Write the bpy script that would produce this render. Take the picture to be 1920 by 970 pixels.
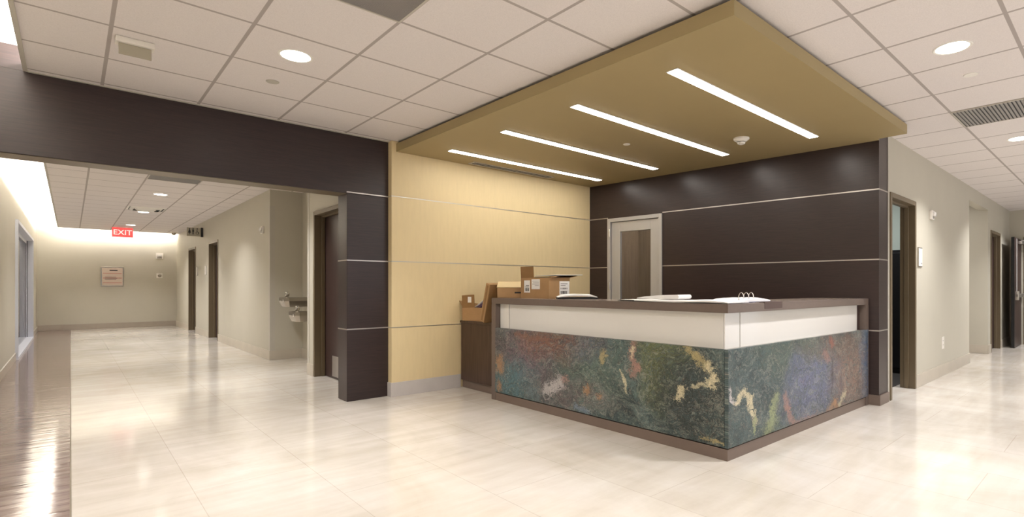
import bpy, bmesh, math, random
from mathutils import Vector, Matrix
random.seed(4)
SC = bpy.context.scene
COL = SC.collection
for o in list(bpy.data.objects): bpy.data.objects.remove(o)

# ------------------------------------------------------------ camera, world, exposure
FPX = 991.4
cam = bpy.data.cameras.new('camera'); cam_o = bpy.data.objects.new('camera', cam); COL.objects.link(cam_o)
cam.sensor_width = 36.0; cam.sensor_fit = 'HORIZONTAL'; cam.lens = FPX*36/1920
cam.shift_x = (960-1070)/1920; cam.shift_y = (537.7-485)/1920
cam.clip_start = 0.02
cam_o.location = (0, 0, 1.168); cam_o.rotation_euler = (math.radians(90), 0, math.radians(-43.402))
SC.camera = cam_o

WORLD = 0.88
w = bpy.data.worlds.new('world'); SC.world = w; w.use_nodes = True
bgn = w.node_tree.nodes['Background']; bgn.inputs[0].default_value = (0.95, 0.965, 1.0, 1); bgn.inputs[1].default_value = WORLD
vs = SC.view_settings; vs.view_transform = 'Standard'; vs.look = 'None'; vs.gamma = 1; vs.use_curve_mapping = False
vs.exposure = 0.36

P_DOWN, P_LINE, P_COVE = 27.0, 15.5, 165.0
LCOL = (0.995, 0.985, 1.0)
def area(name, loc, sx, sy, power, rot=(0, 0, 0), col=LCOL, spread=180, shape='RECTANGLE'):
    l = bpy.data.lights.new(name, 'AREA'); l.shape = shape; l.size = sx
    if shape == 'RECTANGLE': l.size_y = sy
    l.energy = power; l.color = col; l.spread = math.radians(spread)
    o = bpy.data.objects.new(name, l); o.location = loc; o.rotation_euler = rot; COL.objects.link(o); return o

XL, ZC = -0.64, 2.713            # left wall, ceiling height
XE, YF = -0.245, 19.6            # ceiling edge at the cove, far wall of the corridor
YE = 19.12                       # ceiling edge before the far wall
# cove strips lying on the ceiling edge, shining on the wall
area('cove_light', (-0.16, 7.5, 2.80), 23.0, 0.05, P_COVE*2.0, (0, math.radians(62), math.radians(0)), (1, .98, .97)).rotation_euler = (math.radians(0), math.radians(122), math.radians(0))
bpy.data.objects['cove_light'].data.size = 0.05; bpy.data.objects['cove_light'].data.size_y = 23.0
area('cove_light_far', (1.0, YE+0.06, 2.80), 2.6, 0.05, P_COVE*0.2, (math.radians(105), 0, 0), (1, .97, .95))

# ------------------------------------------------------------ materials
def lin(c):
    out = []
    for v in c:
        v = v/255.0
        out.append(v/12.92 if v <= .04045 else ((v+.055)/1.055)**2.4)
    return tuple(out)+(1,)
class NT:
    def __init__(s, m): s.m = m; s.n = m.node_tree.nodes; s.l = m.node_tree.links
    def node(s, t, **k):
        x = s.n.new(t)
        for a, b in k.items(): setattr(x, a, b)
        return x
    def link(s, a, b): s.l.new(a, b)
    def put(s, sock, v):
        if hasattr(v, 'is_linked') or hasattr(v, 'links'): s.link(v, sock)
        else: sock.default_value = v
    def math(s, op, a, b=0.0, clamp=False):
        x = s.node('ShaderNodeMath', operation=op, use_clamp=clamp); s.put(x.inputs[0], a); s.put(x.inputs[1], b); return x.outputs[0]
    def vmath(s, op, a, b=(0, 0, 0)):
        x = s.node('ShaderNodeVectorMath', operation=op); s.put(x.inputs[0], a); s.put(x.inputs[1], b); return x
    def mix(s, f, a, b, bt='MIX'):
        x = s.node('ShaderNodeMix', data_type='RGBA', blend_type=bt); s.put(x.inputs[0], f); s.put(x.inputs[6], a); s.put(x.inputs[7], b); return x.outputs[2]
    def noise(s, vec, scale, detail=4, rough=.5, dist=0.0):
        x = s.node('ShaderNodeTexNoise'); s.link(vec, x.inputs['Vector']); x.inputs['Scale'].default_value = scale
        x.inputs['Detail'].default_value = detail; x.inputs['Roughness'].default_value = rough; x.inputs['Distortion'].default_value = dist; return x
    def ramp(s, f, pts, interp='LINEAR'):
        x = s.node('ShaderNodeValToRGB'); s.link(f, x.inputs[0]); cr = x.color_ramp; cr.interpolation = interp
        while len(cr.elements) < len(pts): cr.elements.new(.5)
        for e, (p, c) in zip(cr.elements, pts): e.position = p; e.color = c
        return x.outputs[0]
    def mapping(s, vec, scale=(1, 1, 1), rot=(0, 0, 0), loc=(0, 0, 0)):
        x = s.node('ShaderNodeMapping'); s.link(vec, x.inputs[0]); x.inputs['Scale'].default_value = scale; x.inputs['Rotation'].default_value = rot; x.inputs['Location'].default_value = loc; return x.outputs[0]
    def pos(s): return s.node('ShaderNodeNewGeometry').outputs['Position']
    def bump(s, h, strength=.2, dist=.002):
        x = s.node('ShaderNodeBump'); x.inputs['Strength'].default_value = strength; x.inputs['Distance'].default_value = dist
        s.link(h, x.inputs['Height']); s.link(x.outputs[0], s.bsdf.inputs['Normal'])
def mat(name, color, rough=.5, metal=0.0, spec=.5, var=0.04, vscale=3.0, stretch=(1, 1, 1), bump=0.0, coat=0.0, emis=None, trans=0.0, dark=None):
    m = bpy.data.materials.new(name); m.use_nodes = True
    t = NT(m); b = m.node_tree.nodes['Principled BSDF']; t.bsdf = b
    c = lin(color)
    b.inputs['Base Color'].default_value = c
    b.inputs['Roughness'].default_value = rough; b.inputs['Metallic'].default_value = metal
    b.inputs['Specular IOR Level'].default_value = spec; b.inputs['Coat Weight'].default_value = coat
    if trans: b.inputs['Transmission Weight'].default_value = trans
    if emis: b.inputs['Emission Color'].default_value = tuple(emis[0])+(1,); b.inputs['Emission Strength'].default_value = emis[1]
    if var > 0:
        v = t.mapping(t.pos(), stretch)
        n = t.noise(v, vscale, 5, .6)
        c2 = lin(dark) if dark else tuple(x*(1-var*3) for x in c[:3])+(1,)
        t.link(t.ramp(n.outputs[0], [(.3, c2), (.68, c)]), b.inputs['Base Color'])
        if bump: t.bump(n.outputs[0], bump, .004)
    return m
M = {}
M['wall'] = mat('painted_wall', (192, 186, 170), .55, var=.012, vscale=2)
M['wall_far'] = M['wall']
M['white'] = mat('white_paint', (236, 232, 224), .6, var=.01)
M['trimgrey'] = mat('ceiling_edge_metal', (190, 184, 172), .5, var=.01)
M['base'] = mat('porcelain_base', (196, 186, 170), .3, var=.03, vscale=4)
M['basefar'] = mat('porcelain_base_brown', (172, 160, 146), .3, var=.03, vscale=4)
M['basegrey'] = mat('porcelain_base_grey', (205, 198, 194), .3, var=.03, vscale=4)
M['yellow'] = mat('gold_wallcovering', (230, 209, 164), .45, var=.015, vscale=30, stretch=(1, 1, .15), spec=.3)
M['canopy'] = mat('olive_gold_paint', (166, 148, 108), .5, var=.01, vscale=2, spec=.3)
M['canopyshade'] = mat('canopy_reveal_shade', (60, 55, 48), .8, var=.0)  # shade of the gap above the canopy put into the colour
M['dark'] = mat('espresso_laminate', (56, 41, 39), .33, var=.09, vscale=9, stretch=(.6, .6, 14), spec=.5, dark=(42, 32, 31))
M['darkv'] = mat('dark_woodgrain_cabinet', (88, 66, 54), .42, var=.1, vscale=9, stretch=(8, 8, .35), dark=(62, 45, 37))
M['metal'] = mat('brushed_aluminium', (196, 190, 184), .32, .85, var=.02)
M['doorframe_alu'] = mat('satin_aluminium_frame', (188, 185, 181), .4, .25, var=.01)
M['winframe'] = mat('pale_window_frame', (206, 208, 216), .4, var=0)
M['chrome'] = mat('chrome', (215, 212, 208), .12, 1.0, var=0)
M['steel'] = mat('stainless_steel', (168, 160, 148), .25, .9, var=.02)
M['frame'] = mat('olive_brown_metal_frame', (112, 98, 76), .4, var=.01)
M['door'] = mat('dark_wood_door', (68, 50, 46), .35, var=.08, vscale=6, stretch=(6, 6, .4), dark=(54, 39, 37))
M['brown'] = mat('taupe_solid_surface', (112, 97, 88), .35, var=.03, vscale=40)
M['cotop'] = mat('taupe_counter_top', (150, 136, 126), .18, var=.02, vscale=40)
M['plinth'] = mat('taupe_plinth', (118, 101, 90), .4, var=.02, vscale=10)
M['glassw'] = mat('white_back_painted_glass', (226, 222, 216), .08, spec=.6, var=.0, coat=.3)
M['black'] = mat('black_gap', (14, 12, 11), .6, var=0)
M['blackplastic'] = mat('black_plastic', (24, 24, 26), .35, var=0)
M['card'] = mat('corrugated_cardboard', (180, 144, 104), .75, var=.03, vscale=12, spec=.2)
M['card2'] = mat('cardboard_inside', (152, 118, 80), .8, var=.03, vscale=12, spec=.2)
M['cardlit'] = mat('kraft_lid_lit', (218, 196, 150), .6, var=.01)  # cardboard made paler, light reflected off the lid put into its colour
M['paper'] = mat('white_paper', (244, 242, 240), .6, var=0)
M['paperg'] = mat('grey_print', (150, 152, 158), .6, var=0)
M['ink'] = mat('black_ink', (40, 38, 40), .6, var=0)
M['purple'] = mat('purple_wrapping', (106, 82, 110), .5, var=.05)
M['plastic'] = mat('white_plastic', (232, 226, 216), .35, var=0)
M['bluebind'] = mat('navy_binder_cover', (62, 66, 98), .4, var=0)
M['red'] = mat('exit_red_plate', (226, 66, 62), .4, var=0, emis=((1.0, .10, .09), .75))
M['exitw'] = mat('exit_letters_pale', (255, 214, 206), .5, var=0, emis=((1, .72, .66), .7))
M['signgrey'] = mat('grey_sign_plate', (168, 160, 142), .5, var=0)
M['signcream'] = mat('cream_board', (214, 196, 180), .5, var=.02)
M['signrose'] = mat('rose_stripe', (200, 158, 144), .5, var=0)
M['carpet'] = mat('dark_carpet', (60, 56, 54), .9, var=.08, vscale=60)
M['teal'] = mat('pale_green_wall', (176, 188, 178), .6, var=.01)
M['lamp'] = mat('lamp_diffuser', (255, 255, 255), .5, var=0, emis=((1, .95, .88), 9.0))
M['linelamp'] = mat('linear_lamp_diffuser', (255, 255, 255), .5, var=0, emis=((1, .94, .87), P_LINE))
M['grille'] = mat('grey_perforated_grille', (150, 146, 142), .5, var=0)
def glass_mat(name, tint, rough=.02):
    m = bpy.data.materials.new(name); m.use_nodes = True; t = NT(m); n = t.n
    out = n['Material Output']; n.remove(n['Principled BSDF'])
    tr = t.node('ShaderNodeBsdfTransparent'); tr.inputs[0].default_value = tint
    gl = t.node('ShaderNodeBsdfGlossy'); gl.inputs['Roughness'].default_value = rough
    fr = t.node('ShaderNodeFresnel'); fr.inputs[0].default_value = 1.5
    mx = t.node('ShaderNodeMixShader'); t.link(fr.outputs[0], mx.inputs[0]); t.link(tr.outputs[0], mx.inputs[1]); t.link(gl.outputs[0], mx.inputs[2]); t.link(mx.outputs[0], out.inputs[0])
    return m
M['glass'] = glass_mat('clear_glass', (.88, .88, .88, 1))

def grid_ceiling():
    m = mat('lay_in_ceiling_tile', (216, 208, 203), .8, var=0, spec=.2); t = NT(m); t.bsdf = m.node_tree.nodes['Principled BSDF']
    sep = t.node('ShaderNodeSeparateXYZ'); t.link(t.pos(), sep.inputs[0])
    ds = []
    for ax, off in ((0, .175), (1, 2.313)):
        q = t.math('DIVIDE', t.math('SUBTRACT', sep.outputs[ax], off), .61)
        fr = t.math('FRACT', t.math('ADD', q, 100.5))          # .5 on a line
        ds.append(t.math('MULTIPLY', t.math('ABSOLUTE', t.math('SUBTRACT', fr, .5)), .61))
    d = t.math('MINIMUM', ds[0], ds[1])
    mr = t.node('ShaderNodeMapRange'); t.link(d, mr.inputs[0]); mr.inputs[1].default_value = .0095; mr.inputs[2].default_value = .0115
    n = t.noise(t.pos(), 180, 3, .6)
    tile = t.ramp(n.outputs[0], [(.3, lin((220, 213, 210))), (.6, lin((230, 223, 220)))])
    t.link(t.mix(mr.outputs[0], lin((176, 167, 162)), tile), t.bsdf.inputs['Base Color'])
    return m
M['ceil'] = grid_ceiling()

def floor_mat():
    m = mat('cream_stone_tile', (232, 224, 212), .12, var=0, spec=.5); t = NT(m); t.bsdf = m.node_tree.nodes['Principled BSDF']
    p = t.pos()
    a = t.noise(t.mapping(p, (1.0, .55, 1)), 1.7, 6, .62, .6)
    b = t.noise(t.mapping(p, (.5, 3.0, 1)), 2.2, 5, .6, .3)
    c1 = t.ramp(a.outputs[0], [(.30, lin((196, 187, 172))), (.5, lin((211, 203, 191))), (.7, lin((222, 216, 208)))])
    c2 = t.ramp(b.outputs[0], [(.35, lin((192, 182, 168))), (.65, lin((222, 216, 208)))])
    c = t.mix(.35, c1, c2)
    br = t.node('ShaderNodeTexBrick'); t.link(t.mapping(p, (1, 1, 1), (0, 0, math.radians(90)), (0, .1, 0)), br.inputs[0])
    br.offset = .5; br.inputs['Scale'].default_value = 1.0; br.inputs['Brick Width'].default_value = 1.22; br.inputs['Row Height'].default_value = .61
    br.inputs['Mortar Size'].default_value = .0022; br.inputs['Mortar Smooth'].default_value = .1
    br.inputs['Color1'].default_value = (1, 1, 1, 1); br.inputs['Color2'].default_value = (.955, .95, .945, 1); br.inputs['Mortar'].default_value = (.80, .77, .74, 1)
    t.link(t.mix(1.0, c, br.outputs[0], 'MULTIPLY'), t.bsdf.inputs['Base Color'])
    r = t.node('ShaderNodeMapRange'); t.link(b.outputs[0], r.inputs[0]); r.inputs[3].default_value = .07; r.inputs[4].default_value = .17
    t.link(r.outputs[0], t.bsdf.inputs['Roughness'])
    n = t.noise(p, 2.5, 2, .5); t.bump(n.outputs[0], .05, .02)
    return m
M['floor'] = floor_mat()
def wood_mat():
    m = mat('grey_brown_plank_floor', (128, 108, 98), .14, var=0); t = NT(m); t.bsdf = m.node_tree.nodes['Principled BSDF']
    p = t.pos()
    a = t.noise(t.mapping(p, (1.2, 9, 1)), 2.0, 7, .65, .4)
    c = t.ramp(a.outputs[0], [(.3, lin((116, 98, 90))), (.5, lin((146, 128, 120))), (.7, lin((168, 152, 144)))])
    br = t.node('ShaderNodeTexBrick'); t.link(p, br.inputs[0]); br.offset = .4
    br.inputs['Scale'].default_value = 1.0; br.inputs['Brick Width'].default_value = 1.3; br.inputs['Row Height'].default_value = .152
    br.inputs['Mortar Size'].default_value = .002; br.inputs['Color1'].default_value = (1, 1, 1, 1); br.inputs['Color2'].default_value = (.8, .78, .77, 1); br.inputs['Mortar'].default_value = (.55, .5, .48, 1)
    t.link(t.mix(1.0, c, br.outputs[0], 'MULTIPLY'), t.bsdf.inputs['Base Color'])
    r = t.node('ShaderNodeMapRange'); t.link(a.outputs[0], r.inputs[0]); r.inputs[3].default_value = .05; r.inputs[4].default_value = .13
    t.link(r.outputs[0], t.bsdf.inputs['Roughness'])
    t.bump(t.noise(t.mapping(p, (1, 6, 1)), 3.0, 3, .5).outputs[0], .1, .02)
    return m
M['wood'] = wood_mat()

# stone: procedural slab; figures are capsule distances in the plane of the face
def stone_mat(name, axis, bands, figs, seedoff):
    """axis: world axis running along the face; bands: (pos,width,colour,strength); figs: (u0,z0,u1,z1,r,colour,strength)"""
    m = mat(name, (80, 90, 84), .38, var=0, spec=.5); t = NT(m); t.bsdf = m.node_tree.nodes['Principled BSDF']
    sep = t.node('ShaderNodeSeparateXYZ'); t.link(t.pos(), sep.inputs[0])
    cb = t.node('ShaderNodeCombineXYZ'); t.link(sep.outputs[axis], cb.inputs[0]); t.link(sep.outputs[2], cb.inputs[1]); cb.inputs[2].default_value = seedoff
    P = cb.outputs[0]
    w1 = t.noise(P, 2.6, 5, .6)
    wv = t.vmath('SUBTRACT', w1.outputs['Color'], (.5, .5, .5)); ws = t.vmath('SCALE', wv.outputs[0]); ws.inputs['Scale'].default_value = .55
    PW = t.vmath('ADD', P, ws.outputs[0]).outputs[0]
    w2 = t.noise(P, 11, 6, .75)
    wv2 = t.vmath('SUBTRACT', w2.outputs['Color'], (.5, .5, .5)); ws2 = t.vmath('SCALE', wv2.outputs[0]); ws2.inputs['Scale'].default_value = .17
    PF = t.vmath('ADD', P, ws2.outputs[0]).outputs[0]
    n1 = t.noise(t.mapping(PW, (1.0, 1.6, 1), (0, 0, .5)), 4.2, 8, .72, .8)
    n2 = t.noise(t.mapping(PW, (1, 2.2, 1), (0, 0, -.3), (3, 1, 0)), 7.5, 8, .75, 1.5)
    n3 = t.noise(PF, 95, 6, .8)
    base = t.ramp(n1.outputs[0], [(.32, lin((30, 40, 42))), (.44, lin((60, 78, 78))), (.56, lin((88, 106, 104))), (.70, lin((126, 134, 128)))])
    c = base
    sx = t.node('ShaderNodeSeparateXYZ'); t.link(PW, sx.inputs[0])
    for k, (b0, bw, bc, bs, z0, zw) in enumerate(bands):
        du = t.math('DIVIDE', t.math('SUBTRACT', sx.outputs[0], b0), bw); dz = t.math('DIVIDE', t.math('SUBTRACT', sx.outputs[1], z0), zw)
        d2 = t.math('ADD', t.math('MULTIPLY', du, du), t.math('MULTIPLY', dz, dz))
        g = t.math('MULTIPLY', t.math('SUBTRACT', 1.0, d2, True), bs)
        nn = t.noise(t.mapping(PW, (1, 1.5, 1), (0, 0, .3*k), (k*1.7, k, 0)), 9.0+k, 7, .75, 2.0)
        g2 = t.math('MULTIPLY', g, t.math('MULTIPLY', t.math('SUBTRACT', nn.outputs[0], .38), 6.5, True), True)
        c = t.mix(g2, c, lin(bc))
    # thin rust, violet and pale veins
    vv = t.math('ABSOLUTE', t.math('SUBTRACT', n2.outputs[0], .5))
    c = t.mix(t.math('MULTIPLY', t.math('SUBTRACT', 1.0, t.math('MULTIPLY', vv, 26), True), .55), c, lin((26, 30, 30)))
    vv2 = t.math('ABSOLUTE', t.math('SUBTRACT', n2.outputs[0], .565))
    c = t.mix(t.math('MULTIPLY', t.math('SUBTRACT', 1.0, t.math('MULTIPLY', vv2, 40), True), .6), c, lin((170, 166, 150)))
    n4 = t.noise(t.mapping(PW, (1, 2.4, 1), (0, 0, .35), (2, 5, 0)), 11, 8, .78, 2.6)
    n5 = t.noise(t.mapping(PW, (1, 1.8, 1), (0, 0, -.6), (9, 4, 0)), 16, 7, .75, 2.5)
    c = t.mix(t.math('MULTIPLY', t.math('MULTIPLY', t.math('SUBTRACT', n4.outputs[0], .55), 6, True), .75), c, lin((142, 150, 142)))
    c = t.mix(t.math('MULTIPLY', t.math('MULTIPLY', t.math('SUBTRACT', n5.outputs[0], .56), 8, True), .5), c, lin((150, 116, 100)))
    c = t.mix(t.math('MULTIPLY', t.math('MULTIPLY', t.math('SUBTRACT', .46, n5.outputs[0]), 9, True), .8), c, lin((30, 38, 40)))
    sf = t.node('ShaderNodeSeparateXYZ'); t.link(PF, sf.inputs[0])
    for (u0, z0, u1, z1, r, fc, fs) in figs:
        bx, bz = u1-u0, z1-z0; bb = max(bx*bx+bz*bz, 1e-6)
        px = t.math('SUBTRACT', sf.outputs[0], u0); pz = t.math('SUBTRACT', sf.outputs[1], z0)
        h = t.math('DIVIDE', t.math('ADD', t.math('MULTIPLY', px, bx), t.math('MULTIPLY', pz, bz)), bb, True)
        ex = t.math('SUBTRACT', px, t.math('MULTIPLY', h, bx)); ez = t.math('SUBTRACT', pz, t.math('MULTIPLY', h, bz))
        d = t.math('SQRT', t.math('ADD', t.math('MULTIPLY', ex, ex), t.math('MULTIPLY', ez, ez)))
        g = t.math('SUBTRACT', 1.5, t.math('DIVIDE', d, r*1.15))
        g = t.math('ADD', g, t.math('ADD', t.math('MULTIPLY', t.math('SUBTRACT', n4.outputs[0], .53), 6.0), t.math('MULTIPLY', t.math('SUBTRACT', n5.outputs[0], .5), 5.0)))
        g = t.math('MULTIPLY', t.math('MULTIPLY', g, 1.6, True), fs*.85)
        c = t.mix(g, c, lin(fc))
    grain = t.ramp(n3.outputs[0], [(.36, (.30, .31, .32, 1)), (.5, (.95, .95, .95, 1)), (.64, (1.9, 1.85, 1.75, 1))])
    c = t.mix(.72, c, t.mix(1.0, c, grain, 'MULTIPLY'))
    t.link(c, t.bsdf.inputs['Base Color'])
    t.bump(n3.outputs[0], .35, .003)
    return m
CR, GD, OR, PK, GN, WH = (206, 194, 160), (168, 152, 108), (176, 128, 84), (162, 124, 112), (146, 154, 114), (200, 192, 190)
#STONE_BEGIN
STL_B = [(3.987,0.667,(122,100,110),1.0,0.542,0.350), (3.564,0.709,(134,86,66),0.8,0.676,0.250), (4.199,0.487,(88,124,132),1.0,0.206,0.300), (3.094,0.461,(96,116,102),0.7,0.443,0.400), (3.423,0.736,(120,98,100),0.6,0.216,0.200), (2.403,0.279,(100,106,62),1.0,0.605,0.400), (2.102,0.439,(40,46,44),1.0,0.337,0.450), (3.157,0.359,(92,100,122),0.6,0.661,0.200)]
STL_F = [(4.414,0.422,4.404,0.342,0.045,OR,0.8), (4.414,0.188,4.414,0.123,0.030,OR,0.8), (3.674,0.213,3.493,0.310,0.045,WH,0.75), (3.436,0.346,3.436,0.346,0.030,PK,0.8), (4.138,0.696,3.788,0.679,0.020,(128,88,70),0.7), (3.788,0.679,3.637,0.670,0.020,(128,88,70),0.7), (2.960,0.625,2.984,0.553,0.022,GD,0.9), (3.157,0.287,3.157,0.287,0.030,OR,0.7), (3.008,0.255,3.008,0.255,0.020,OR,0.6), (2.633,0.725,2.665,0.627,0.022,PK,0.8), (2.665,0.627,2.612,0.542,0.022,PK,0.8), (2.612,0.542,2.660,0.507,0.022,PK,0.8), (2.644,0.695,2.665,0.627,0.010,CR,0.8), (2.781,0.502,2.742,0.435,0.012,CR,0.85), (2.742,0.435,2.725,0.349,0.012,CR,0.85), (2.146,0.737,2.081,0.683,0.028,GD,0.9), (2.081,0.683,1.995,0.610,0.028,GD,0.9), (1.995,0.610,1.933,0.552,0.022,CR,0.85), (1.933,0.552,1.966,0.497,0.022,CR,0.85), (1.966,0.497,2.111,0.470,0.012,CR,0.8), (2.196,0.443,2.237,0.369,0.022,CR,0.95), (2.038,0.118,1.913,0.116,0.008,GD,0.8), (1.913,0.116,1.845,0.116,0.008,GD,0.8), (3.287,0.121,3.157,0.111,0.020,(130,150,170),0.5)]
STR_B = [(3.572,0.815,(64,82,86),0.8,0.625,0.600), (4.493,0.716,(112,116,146),1.0,0.378,0.380), (5.345,0.678,(140,106,92),1.0,0.349,0.550), (4.715,0.770,(126,96,78),0.6,0.673,0.160), (5.722,0.284,(70,92,124),1.0,0.519,0.800), (3.997,0.718,(82,96,78),0.6,0.686,0.200)]
STR_F = [(3.190,0.467,3.231,0.400,0.012,WH,0.85), (3.231,0.400,3.273,0.365,0.012,WH,0.85), (3.273,0.372,3.309,0.414,0.020,CR,0.9), (3.309,0.414,3.396,0.428,0.020,CR,0.9), (3.396,0.428,3.456,0.367,0.020,CR,0.9), (3.456,0.367,3.494,0.275,0.026,CR,0.8), (3.494,0.275,3.517,0.214,0.026,CR,0.8), (3.517,0.233,3.509,0.148,0.016,GN,0.9), (3.836,0.350,3.776,0.248,0.030,GN,0.75), (3.776,0.248,3.734,0.137,0.030,GN,0.75), (3.802,0.184,3.701,0.096,0.050,GN,0.6), (3.960,0.333,4.015,0.230,0.025,PK,0.75), (4.015,0.230,4.109,0.090,0.025,PK,0.75), (4.137,0.072,4.387,0.071,0.030,PK,0.6), (4.387,0.071,4.658,0.060,0.030,PK,0.6), (4.773,0.078,4.892,0.139,0.035,OR,0.55), (4.892,0.139,4.978,0.055,0.035,OR,0.55), (5.016,0.121,5.131,0.202,0.020,CR,0.7), (4.808,0.708,4.868,0.662,0.030,(150,90,74),0.8), (4.681,0.589,4.773,0.543,0.030,PK,0.6), (4.832,0.547,4.856,0.404,0.008,(60,48,46),0.8), (4.856,0.404,4.832,0.219,0.008,(60,48,46),0.8)]
#STONE_END
M['stoneL'] = stone_mat('multicolour_stone_long_face', 1, STL_B, STL_F, 1.3)
M['stoneR'] = stone_mat('multicolour_stone_short_face', 0, STR_B, STR_F, 7.9)

# ------------------------------------------------------------ mesh helpers
def nb(): return bmesh.new()
def box(bm, x0, x1, y0, y1, z0, z1, mtx=None):
    vs_ = [Vector((x, y, z)) for x in (x0, x1) for y in (y0, y1) for z in (z0, z1)]
    if mtx: vs_ = [mtx @ v for v in vs_]
    V = [bm.verts.new(v) for v in vs_]
    for f in ((0, 1, 3, 2), (4, 6, 7, 5), (0, 4, 5, 1), (2, 3, 7, 6), (0, 2, 6, 4), (1, 5, 7, 3)): bm.faces.new([V[i] for i in f])
    return V
def bbox(bm, x0, x1, y0, y1, z0, z1, bev=.004, seg=2, mtx=None):
    """bevelled box"""
    t = bmesh.new(); box(t, x0, x1, y0, y1, z0, z1)
    bmesh.ops.bevel(t, geom=t.edges[:], offset=bev, segments=seg, affect='EDGES', profile=.6)
    if mtx: bmesh.ops.transform(t, matrix=mtx, verts=t.verts[:])
    me = bpy.data.meshes.new('tmp'); t.to_mesh(me); t.free(); bm.from_mesh(me); bpy.data.meshes.remove(me)
def prism(bm, pts, z0, z1, mtx=None):
    a = [Vector((p[0], p[1], z0)) for p in pts]; b = [Vector((p[0], p[1], z1)) for p in pts]
    if mtx: a = [mtx @ v for v in a]; b = [mtx @ v for v in b]
    A = [bm.verts.new(v) for v in a]; B = [bm.verts.new(v) for v in b]; n = len(pts)
    bm.faces.new(A[::-1]); bm.faces.new(B)
    for i in range(n): bm.faces.new((A[i], A[(i+1) % n], B[(i+1) % n], B[i]))
def lathe(bm, prof, n=32, mtx=None):
    """prof: (r,z) list; closed with caps where r=0"""
    rings = []
    for r, z in prof:
        if r < 1e-6: rings.append([bm.verts.new((mtx @ Vector((0, 0, z))) if mtx else (0, 0, z))])
        else:
            rr = []
            for i in range(n):
                v = Vector((r*math.cos(2*math.pi*i/n), r*math.sin(2*math.pi*i/n), z))
                rr.append(bm.verts.new(mtx @ v if mtx else v))
            rings.append(rr)
    for a, b in zip(rings, rings[1:]):
        for i in range(n):
            j = (i+1) % n
            if len(a) == 1 and len(b) == 1: continue
            if len(a) == 1: bm.faces.new((a[0], b[i], b[j]))
            elif len(b) == 1: bm.faces.new((a[i], b[0], a[j]))
            else: bm.faces.new((a[i], b[i], b[j], a[j]))
def tube(bm, pts, r, n=10, closed=False):
    pts = [Vector(p) for p in pts]; rings = []
    for i, p in enumerate(pts):
        if closed: d = pts[(i+1) % len(pts)]-pts[i-1]
        else: d = pts[min(i+1, len(pts)-1)]-pts[max(i-1, 0)]
        d.normalize(); u = d.orthogonal().normalized() if i == 0 else (pu - d*pu.dot(d)).normalized(); pu = u
        v = d.cross(u); rings.append([bm.verts.new(p+(u*math.cos(2*math.pi*k/n)+v*math.sin(2*math.pi*k/n))*r) for k in range(n)])
    pr = list(zip(rings, rings[1:]))+([(rings[-1], rings[0])] if closed else [])
    for a, b in pr:
        for k in range(n): bm.faces.new((a[k], a[(k+1) % n], b[(k+1) % n], b[k]))
    if not closed: bm.faces.new(rings[0][::-1]); bm.faces.new(rings[-1])
def obj(name, bm, m, parent=None, smooth=False):
    bmesh.ops.recalc_face_normals(bm, faces=bm.faces[:])
    me = bpy.data.meshes.new(name); bm.to_mesh(me); bm.free()
    for mm in (m if isinstance(m, (list, tuple)) else [m]): me.materials.append(mm)
    if smooth:
        for p in me.polygons: p.use_smooth = True
        try: me.set_sharp_from_angle(angle=math.radians(35))
        except Exception: pass
    o = bpy.data.objects.new(name, me); COL.objects.link(o)
    if parent: o.parent = parent; o.matrix_parent_inverse = Matrix.Translation(parent.location).inverted() if parent.type == 'EMPTY' and not parent.get('local') else Matrix()
    return o
def tag(o, label, cat, group=None):
    o['label'] = label; o['category'] = cat
    if group: o['group'] = group
    return o
def thing(name, label, cat, loc, group=None, local=False, rz=0):
    o = bpy.data.objects.new(name, None); o.empty_display_size = .1; o.location = loc; o.rotation_euler = (0, 0, rz); COL.objects.link(o)
    if local: o['local'] = 1
    return tag(o, label, cat, group)
def struct(name, bm, m, parent=None, label=None):
    o = obj(name, bm, m, parent)
    if not parent: o['kind'] = 'structure'
    if label: o['label'] = label
    return o
def text(name, body, size, m, mtx, parent, depth=.002):
    cu = bpy.data.curves.new('t', 'FONT'); cu.body = body; cu.size = size; cu.extrude = depth; cu.align_x = 'CENTER'; cu.align_y = 'CENTER'; cu.offset = size*.012
    to = bpy.data.objects.new('t', cu); COL.objects.link(to); bpy.context.view_layer.update()
    me = bpy.data.meshes.new_from_object(to.evaluated_get(bpy.context.evaluated_depsgraph_get())); bpy.data.objects.remove(to)
    me.transform(mtx); me.materials.clear(); me.materials.append(m)
    o = bpy.data.objects.new(name, me); COL.objects.link(o); o.parent = parent
    o.matrix_parent_inverse = Matrix.Translation(parent.location).inverted(); return o
def wallboxes(bm, a0, a1, t0, t1, z0, z1, ops, axis, mtx=None):
    """wall along axis ('x' or 'y') from a0 to a1, thickness t0..t1, with openings (s,e,zb,zt)"""
    def bx(s, e, zb, zt):
        if e-s < 1e-4 or zt-zb < 1e-4: return
        if axis == 'x': box(bm, s, e, t0, t1, zb, zt, mtx)
        else: box(bm, t0, t1, s, e, zb, zt, mtx)
    c = a0
    for (s, e, zb, zt) in sorted(ops):
        bx(c, s, z0, z1); bx(s, e, z0, zb); bx(s, e, zt, z1); c = e
    bx(c, a1, z0, z1)

# ------------------------------------------------------------ room shell
YP, YPB = 5.44, 5.68                     # portal front / back
b = nb(); box(b, 0, 18.0, -4.0, YF+.1, -.06, 0); struct('floor', b, M['floor'])
b = nb(); box(b, XL-.02, 0, -4.0, YF+.1, -.06, 0); struct('floor_planks', b, M['wood'])
b = nb(); box(b, -.004, .004, -4.0, YF, 0, .001); struct('trim_1', b, M['frame'])
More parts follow.
